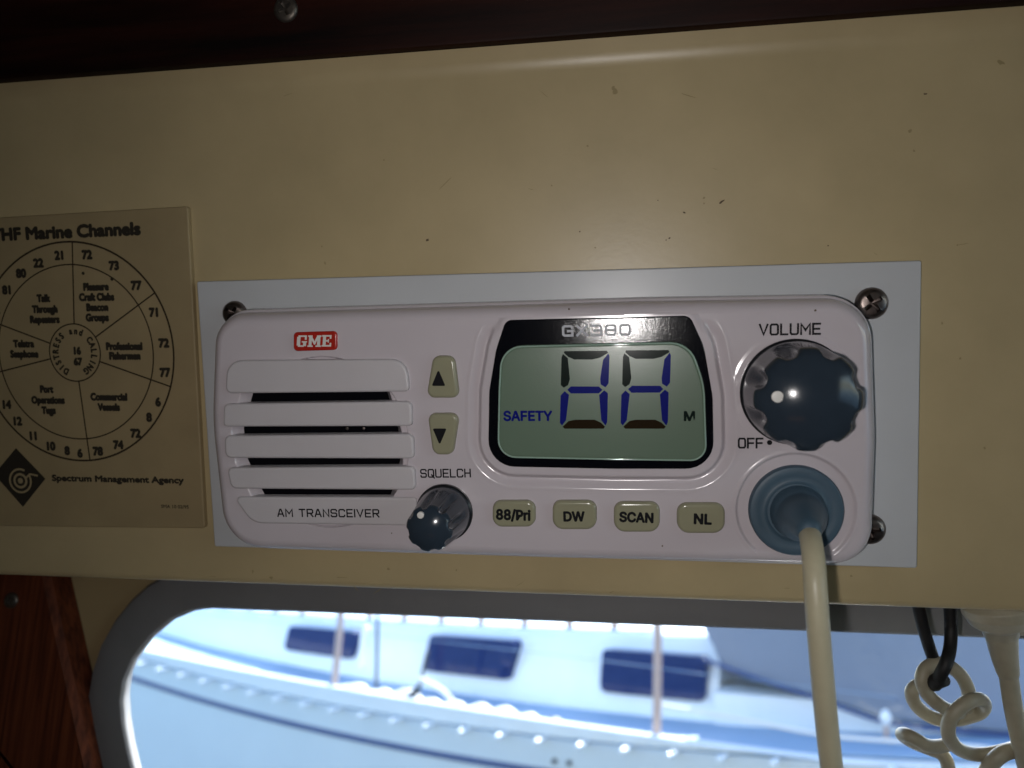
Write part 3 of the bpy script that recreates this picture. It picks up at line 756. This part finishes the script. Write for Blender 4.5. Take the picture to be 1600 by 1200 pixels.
for (x, y) in ((113, 380), (244, 456), (269, 605), (141, 721), (-28, 588), (-26, 497)):
    e = cp_(x, y); d = e - cc; L = np.linalg.norm(d / np.array([sxx, 1])); d1 = d / L
    ribbon(mb, [cc + d1 * (r_c + .1), cc + d1 * (r_out - .1)], .38, kz + .004)
part('dial_print', mb, INK, card, 0)
mb = MB()
ptext(mb, 'VHF Marine Channels', -13, 376, 219, 366, 19, HC, kz, .065)
for s_, x, y in [('21', 92, 399), ('22', 60, 411), ('80', 33, 427), ('81', 10, 453), ('82', -8, 484), ('72', 136, 398), ('73', 178, 415), ('77', 213, 446), ('71', 240, 488), ('72', 256, 536), ('77', 258, 582), ('6', 247, 628), ('8', 233, 652), ('72', 212, 677), ('74', 185, 695), ('78', 153, 705), ('6', 125, 708), ('8', 105, 704), ('10', 80, 697), ('11', 52, 681), ('12', 28, 658), ('14', 11, 632), ('67', -10, 603)]:
    text_c(mb, s_, cp_(x, y), 13.5 * mm, kz, .08, wide=.95)
for s_, x, y in [('Talk', 68, 466), ('Through', 70, 483), ('Repeaters', 70, 499), ('Pleasure', 150, 448), ('Craft Clubs', 151, 464), ('Beacon', 152, 480), ('Groups', 152, 496), ('Professional', 194, 541), ('Fishermen', 195, 556), ('Commercial', 170, 620), ('Vessels', 170, 636), ('Port', 73, 608), ('Operations', 75, 625), ('Tugs', 76, 641), ('Telstra', 37, 537), ('Seaphone', 38, 553), ('16', 121, 548), ('67', 122, 565)]:
    nn_ = len(s_); text_c(mb, s_, cp_(x, y), 11.5 * mm, kz, .085, wide=.83 if nn_ > 2 else .9, ang=-.01)
st = 'DISTRESS and CALLING'
for i, ch in enumerate(st):
    if ch == ' ': continue
    a = math.radians(238 - 296 * i / (len(st) - 1)); rr_ = r_c * .76
    text_c(mb, ch, (cc[0] + rr_ * math.cos(a) * sxx, cc[1] + rr_ * math.sin(a)), 10.5 * mm, kz + .01, .06, ang=a - math.pi / 2, wide=.8)
ptext(mb, 'Spectrum Management Agency', 82, 751, 287, 755, 10, HC, kz, .065)
ptext(mb, 'SMA 10 02/95', 252, 793.5, 295, 794.5, 5.5, HC, kz, .02)
disc(mb, cp_(130, 427), .45, kz, 8); disc(mb, cp_(175, 436), .5, kz, 7)
part('lettering', mb, INKB, card, 0)
mb = MB(); dq = [cp_(*p) for p in ((25, 700), (71, 748), (36, 792), (-9, 741))]
mb.add(at_z(np.array(dq), kz), [(0, 1, 2, 3)]); emb = part('emblem', mb, INKB, card, 0)
mb = MB(); ec = cp_(32, 750)
ec = ec + np.array([0, -.2])
ringband(mb, ec, 1.5, 2.15, kz + .03, n=40); ringband(mb, ec, 2.95, 3.5, kz + .034, math.radians(62), math.radians(388), 48)
ribbon(mb, [ec + np.array([1.9, .9]), ec + np.array([3.1, 1.9]), ec + np.array([5.3, 1.5])], .5, kz + .038)
disc(mb, ec, .8, kz + .03, 20)
part('emblem_ring', mb, CARD, emb, 0)

# ================================================================== HANGING CORDS
def z7(x, y, dz=0., base=-16.): return tuple(P(1360 + x / 4.617, 940 + y / 4.617, base + dz))
bk = thing('black_cord', 'black cord loop hanging under the panel edge, holding the curly cord', 'cord', z7(460, 60))
mb = MB()
tube(mb, [z7(330, -60), z7(352, 60), z7(385, 200), z7(425, 330), z7(455, 420, -2), z7(470, 520, -5), z7(480, 590, -4)], 1.5, 14)
tube(mb, [z7(572, -60), z7(576, 60), z7(582, 200), z7(575, 330, 2), z7(548, 440, 5), z7(505, 530, 5), z7(470, 600, 3)], 1.55, 14)
tube(mb, [z7(440, 600, 1), z7(480, 575, 4), z7(530, 570, 3)], [1.7, 2.0, 1.5], 14)
solo_o = part('cord_loop', mb, BCORD, bk, 60)
cc_ = thing('curly_cord', 'cream curly microphone cord knotted through the black loop', 'cord', z7(560, 800))
mb = MB()
rc = 1.72
tube(mb, [z7(1150, 1010, -4), z7(1060, 1050, -4), z7(960, 1078, -1), z7(850, 1100, 0), z7(740, 1100, 1), z7(640, 1065, 3), z7(578, 1000, 5), z7(560, 920, 6), z7(580, 840, 7), z7(640, 770, 7), z7(720, 715, 6), z7(795, 708, 3), z7(822, 750, -1), z7(790, 800, -3), z7(710, 830, -4), z7(620, 850, -5), z7(500, 852, -5), z7(400, 810, -5), z7(325, 740, -4), z7(298, 660, -3), z7(330, 610, -4), z7(400, 600, -6)], rc, 18, 8)
tube(mb, [z7(640, 800, -2), z7(560, 780, 0), z7(470, 725, 2), z7(400, 650, 2), z7(372, 565, 2), z7(400, 485, 1), z7(475, 447, 0), z7(560, 462, -1), z7(645, 525, -2), z7(695, 610, -3), z7(712, 690, -3), z7(700, 760, -3)], rc, 18, 8)
tube(mb, [z7(592, 1010, -3), z7(556, 1030, -3), z7(480, 1045, -1), z7(400, 1035, 1), z7(330, 995, 2), z7(265, 962, 1), z7(230, 960, -3), z7(300, 1010, -6), z7(420, 1060, -6), z7(500, 1090, -5), z7(545, 1140, -4), z7(570, 1230, -3)], rc, 18, 8)
tube(mb, [z7(830, 1240, 3), z7(880, 1160, 4), z7(950, 1100, 4), z7(1030, 1075, 3), z7(1090, 1085, 0), z7(1130, 1150, -3)], rc * 1.1, 18, 8)
part('coil', mb, CABLE2, cc_, 60)
pg = thing('microphone_plug', 'cream plug and straight lead hanging at the right end of the window', 'plug', z7(930, 60, 4))
mb = MB(); tube(mb, [z7(900, -60, 6), z7(915, 10, 6), z7(925, 80, 6), z7(932, 150, 6), z7(938, 195, 6)], [6, 8.2, 8.0, 6.6, 4.2], 32, 8); tube(mb, [z7(1075, -40, 6), z7(1080, 60, 6), z7(1075, 150, 6)], [4, 5.5, 3.2], 24, 6)
part('plug_body', mb, CABLE2, pg, 60)
mb = MB(); tube(mb, [z7(935, 170, 6), z7(945, 250, 6), z7(965, 380, 6), z7(990, 500, 6)], [3.9, 3.6, 3.1, 2.6], 24, 8); part('strain_relief', mb, CABLE2, pg, 60)
mb = MB(); tube(mb, [z7(985, 470, 6), z7(1000, 560, 6), z7(1020, 700, 6), z7(1050, 860, 6), z7(1085, 1020, 6), z7(1125, 1180, 5), z7(1165, 1330, 4)], 2.15, 24, 8); part('cable', mb, CABLE2, pg, 60)

# ================================================================== MOORED BOAT OUTSIDE
boat = thing('moored_yacht', 'white yacht with three dark windows moored outside the cabin window', 'yacht', tuple(BP(700, 1100, 0)), panel=False)
def line(pxs, t=0., n=40, x0=None, x1=None):
    """survey line on the boat's side -> smooth list of points"""
    p = np.array([BP(x, y, t) for x, y in pxs]); s = (p - B0) @ BV
    o = np.argsort(s); s, zz = s[o], p[o, 2]
    cf = np.polyfit(s, zz, 2 if len(s) > 2 else 1)
    return lambda ss: np.polyval(cf, ss)
sL = (BP(-120, 1000) - B0) @ BV; sR = (BP(2300, 1200) - B0) @ BV
SS = np.linspace(sR, sL, 60)
def bpt(s, t, z): p = B0 + BV * s + BN * t; return (p[0], p[1], z)
cap_z = line([(233, 1022), (400, 1052), (500, 1069), (680, 1105), (900, 1145), (1180, 1170)])
bead_z = line([(233, 1035), (300, 1054), (447, 1092), (534, 1103), (634, 1126), (854, 1154), (985, 1166), (1200, 1186)])
str_z = line([(219, 1064), (400, 1115), (575, 1160), (800, 1197), (1000, 1226)])
tb_z = line([(250, 992), (517, 1047), (655, 1072), (800, 1092), (1030, 1117), (1180, 1135)], .42)
tt_z = line([(330, 948), (400, 958), (530, 966), (965, 982), (1060, 990)], .55)
BEAM = 2.7
mb = MB(); rs = []
for s in SS:
    zc = bead_z(s); zs = str_z(s)
    rs.append([bpt(s, .25, -1.28), bpt(s, .10, -.95), bpt(s, 0.01, zs - .5), bpt(s, 0, zs), bpt(s, 0, zc), bpt(s, .06, zc + .004), bpt(s, BEAM, zc + .004), bpt(s, BEAM, -1.28)])
mb.rings(rs); part('hull', mb, HULLM, boat, 30)
mb = MB(); rs = []
for s in SS: z_ = str_z(s); rs.append([bpt(s, .01, z_ - .012), bpt(s, -.006, z_ - .010), bpt(s, -.006, z_ + .010), bpt(s, .01, z_ + .012)])
mb.rings(rs); part('hull_stripe', mb, STRIPE, boat, 30)
mb = MB(); rs = []
for s in SS: a, b = bead_z(s), cap_z(s); rs.append([bpt(s, .012, a + .006), bpt(s, .004, b), bpt(s, .010, b + .006), bpt(s, .038, b + .006), bpt(s, .038, a + .006)])
mb.rings(rs); part('toe_rail', mb, GEL, boat, 30)
mb = MB(); rs = []
for s in SS: a = bead_z(s); rs.append([bpt(s, .040, a + .010), bpt(s, .040, a + .014), bpt(s, .60, tb_z(s) - .005), bpt(s, .60, a + .010)])
mb.rings(rs); part('side_deck', mb, DECKM, boat, 30)
# bead fittings along the rail
def s_of(px, py, t=0.): return (BP(px, py, t) - B0) @ BV
s0, s1 = s_of(233, 1036), s_of(447, 1092); stp = (s1 - s0) / 6
k = -1
while True:
    s = s0 + stp * k
    if s < sR + .2 or k > 60: break
    z_ = bead_z(s); mb = MB()
    tube(mb, [bpt(s, .003, z_), bpt(s, -.05, z_), bpt(s, -.066, z_)], [.006, .010, .008], 12, 3)
    part('rail_bead', mb, GEL, boat, 60); k += 1
# cabin trunk
te = s_of(1120, 1060, .42); tL = s_of(120, 960, .42)
TS = np.linspace(te, tL, 40)
mb = MB(); rs = []
for s in TS:
    a, b = tb_z(s), tt_z(s)
    rs.append([bpt(s, .42, a - .03), bpt(s, .44, a + (b - a) * .4), bpt(s, .485, b - .025), bpt(s, .50, b - .008), bpt(s, .53, b), bpt(s, 1.4, b + .02), bpt(s, 2.2, b), bpt(s, 2.2, a - .03)])
mb.rings(rs)
mb.mi = [1 if all(mb.v[i] is not None for i in f) and len(f) == 4 and (f[0] % 8) in (4, 5) and (f[1] % 8) in (5, 6) else 0 for f in mb.f]
trunk = part('cabin_trunk', mb, [GEL, DECKM], boat, 50)
def cwin(pxs):
    o = [BP(x, y, .412) for x, y in pxs]; loc = [((p - B0) @ BV, p[2]) for p in o]
    rp = round_poly([(a, b, .025) for a, b in loc], 6)
    mb = MB(); mb.rings([[bpt(a, .50, b) for a, b in rp], [bpt(a, .412, b) for a, b in rp]]); part('tinted_window', mb, TINT, trunk, 0)
cwin([(452, 978), (556, 986), (550, 1030), (442, 1015)])
cwin([(672, 992), (806, 1001), (796, 1063), (660, 1048)])
cwin([(941, 1014), (1104, 1026), (1101, 1097), (937, 1081)])
# hand rail along the roof edge: teak feet, sunlit stretches between put in as white tubes
mb = MB(); hr = []
FEET = (300, 350, 390, 430, 472, 530, 578, 632, 690, 752, 820, 890, 960, 1025)
for xa, xb in zip(FEET[:-1], FEET[1:]):
    mb = MB(); sa, sb = s_of(xa + 7, 965, .6), s_of(xb - 7, 965, .6); q = np.linspace(sa, sb, 6)
    tube(mb, [bpt(t_, .60, tt_z(t_) + .05) for t_ in q], .024, 12, 1); part('sunlit_rail', mb, GEL, trunk, 60)
for px in FEET:
    s = s_of(px, 965, .6); mb = MB(); bar(mb, bpt(s, .60, tt_z(s) - .01), bpt(s, .60, tt_z(s) + .06), .014, 8); part('rail_foot', mb, TEAKO, trunk, 60)
# stanchions and line
for (x0, y0, x1, y1, t) in ((541, 940, 521, 1086, .05), (1029, 955, 1026, 1168, .05)):
    a, b = BP(x1, y1, t), BP(x0, y0 - 60, t); mb = MB(); bar(mb, a, b, .0135, 12); part('stanchion', mb, PINKST, boat, 60)
mb = MB(); a, b = BP(588, 1075, .2), BP(590, 960, .2); bar(mb, a, b, .007, 8); part('rigging_wire', mb, DARKB, boat, 60)
mb = MB(); a, b = BP(650, 1095, .2), BP(668, 1020, .2); bar(mb, a, b, .008, 8); part('rigging_wire', mb, DARKB, boat, 60)
mb = MB(); tube(mb, [BP(250, 950, .3), BP(450, 975, .3), BP(700, 1004, .3), BP(940, 1032, .3), BP(1150, 1060, .3), BP(1400, 1090, .3)], .0014, 6, 4); part('guard_wire', mb, DECKM, boat, 60)
# sail bundle lashed on the side deck
mb = MB(); rnd = random.Random(3)
for i in range(9):
    x = 560 + i * 38; yb_ = 1086 + i * 7.2
    c0, c1 = BP(x - 26, yb_ - 6 + rnd.uniform(-4, 4), .16), BP(x + 30, yb_ + 9 + rnd.uniform(-4, 4), .14)
    mid = (np.array(c0) + c1) / 2 + np.array([0, 0, rnd.uniform(.0, .02)])
    tube(mb, [c0, mid, c1], [.02, rnd.uniform(.03, .046), .018], 12, 6)
part('furled_sail', mb, ROPE, boat, 60)
mb = MB()
for (x0, y0, x1, y1, r) in ((847, 1135, 866, 1133, .026), (868, 1134, 890, 1138, .014), (697, 1108, 716, 1104, .012), (640, 1090, 652, 1078, .014)):
    mb = MB(); tube(mb, [BP(x0, y0, .08), BP(x1, y1, .08)], r, 12, 2); part('deck_block', mb, DARKB, boat, 60)
mb = MB(); tube(mb, [BP(566, 1040, .3), BP(566, 1022, .3), BP(567, 1000, .3), BP(572, 985, .3)], [.016, .013, .013, .02], 12, 4); part('deck_vent', mb, GEL, boat, 60)
for x_ in (867, 890):
    mb = MB(); c0 = BP(x_, 1189 + (x_ - 867) * .12, 0); tube(mb, [c0 + BN * .004, c0 - BN * .008], [.010, .008], 10, 1); part('scupper', mb, DARKB, boat, 60)
mb = MB(); tube(mb, [BP(1026, 1100, .06), BP(1150, 1122, .1), BP(1300, 1150, .1), BP(1500, 1165, .06), BP(1700, 1190, .06)], .006, 8, 6); part('mooring_line', mb, ROPE, boat, 60)
mb = MB(); tube(mb, [BP(655, 1060, .1), BP(690, 1078, .12), BP(712, 1100, .1), BP(740, 1112, .08)], .009, 8, 6); part('jib_sheet', mb, ROPE, boat, 60)
# canvas dodger aft of the trunk
mb = MB(); dz = [(1098, 985), (1112, 1010), (1128, 1050), (1180, 1064), (1270, 1089), (1380, 1127), (1480, 1140), (1600, 1152), (1800, 1175), (1800, 930), (1100, 930)]
loc = [((BP(x, y, .38) - B0) @ BV, BP(x, y, .38)[2]) for x, y in dz]; loc = np.array(loc)
if poly_area(loc) < 0: loc = loc[::-1]
n_ = len(loc)
mb.rings([[bpt(a, .40, b) for a, b in loc], [bpt(a, .38, b) for a, b in inset(loc, .012)]][::-1] + [[bpt(a, .42, b) for a, b in loc], [bpt(a, 2.1, b) for a, b in loc]]); part('canvas_dodger', mb, CANVAS, boat, 30)
mb = MB(); tube(mb, [BP(x, y, .36) for x, y in ((1100, 1030), (1160, 1052), (1270, 1090), (1380, 1128), (1480, 1141), (1620, 1153))], .006, 8, 4); part('canvas_rope', mb, STRIPE, boat, 60)
mb = MB(); rs = []
for s in np.linspace(s_of(1118, 1100, .42), sR, 12): rs.append([bpt(s, .40, tb_z(s) - .03), bpt(s, .41, tb_z(s) + .10), bpt(s, .46, tb_z(s) + .115), bpt(s, 2.1, tb_z(s) + .115), bpt(s, 2.1, tb_z(s) - .03)])
mb.rings(rs); part('cockpit_coaming', mb, GEL, boat, 40)
mb = MB(); c0 = BP(1385, 1154, .2); c1 = BP(1385, 1124, .2); bar(mb, c0, c1, .008, 10); part('deck_light', mb, PINKST, boat, 60)
mb = MB(); c1 = BP(1384, 1122, .2); tube(mb, [c1 - np.array([0, 0, .012]), c1, c1 + np.array([0, 0, .012])], [.012, .018, .012], 14, 4); part('lamp_cap', mb, GEL, boat, 60)
# second boat further off, seen at the far right
b2 = thing('distant_boat', 'blurred white boat with a dark red line, behind the grey canvas at far right', 'boat', tuple(BP(1560, 1020, 5)), panel=False)
def slab2(name, pxs, t0, t1, m_):
    l_ = np.array([((BP(x, y, t0) - B0) @ BV, BP(x, y, t0)[2]) for x, y in pxs]); mb = MB()
    mb.rings([[bpt(a, t0, b) for a, b in l_], [bpt(a, t1, b) for a, b in l_]]); return part(name, mb, m_, b2, 30)
slab2('hull', [(1490, 985), (2300, 960), (2300, 1160), (1530, 1160)], 5, 7, GEL)
slab2('cabin_side', [(1478, 1008), (2300, 1012), (2300, 1040), (1500, 1036)], 4.94, 4.99, DECKM)
slab2('rubbing_strake', [(1490, 1044), (2300, 1056), (2300, 1064), (1496, 1052)], 4.93, 4.99, STAIN)
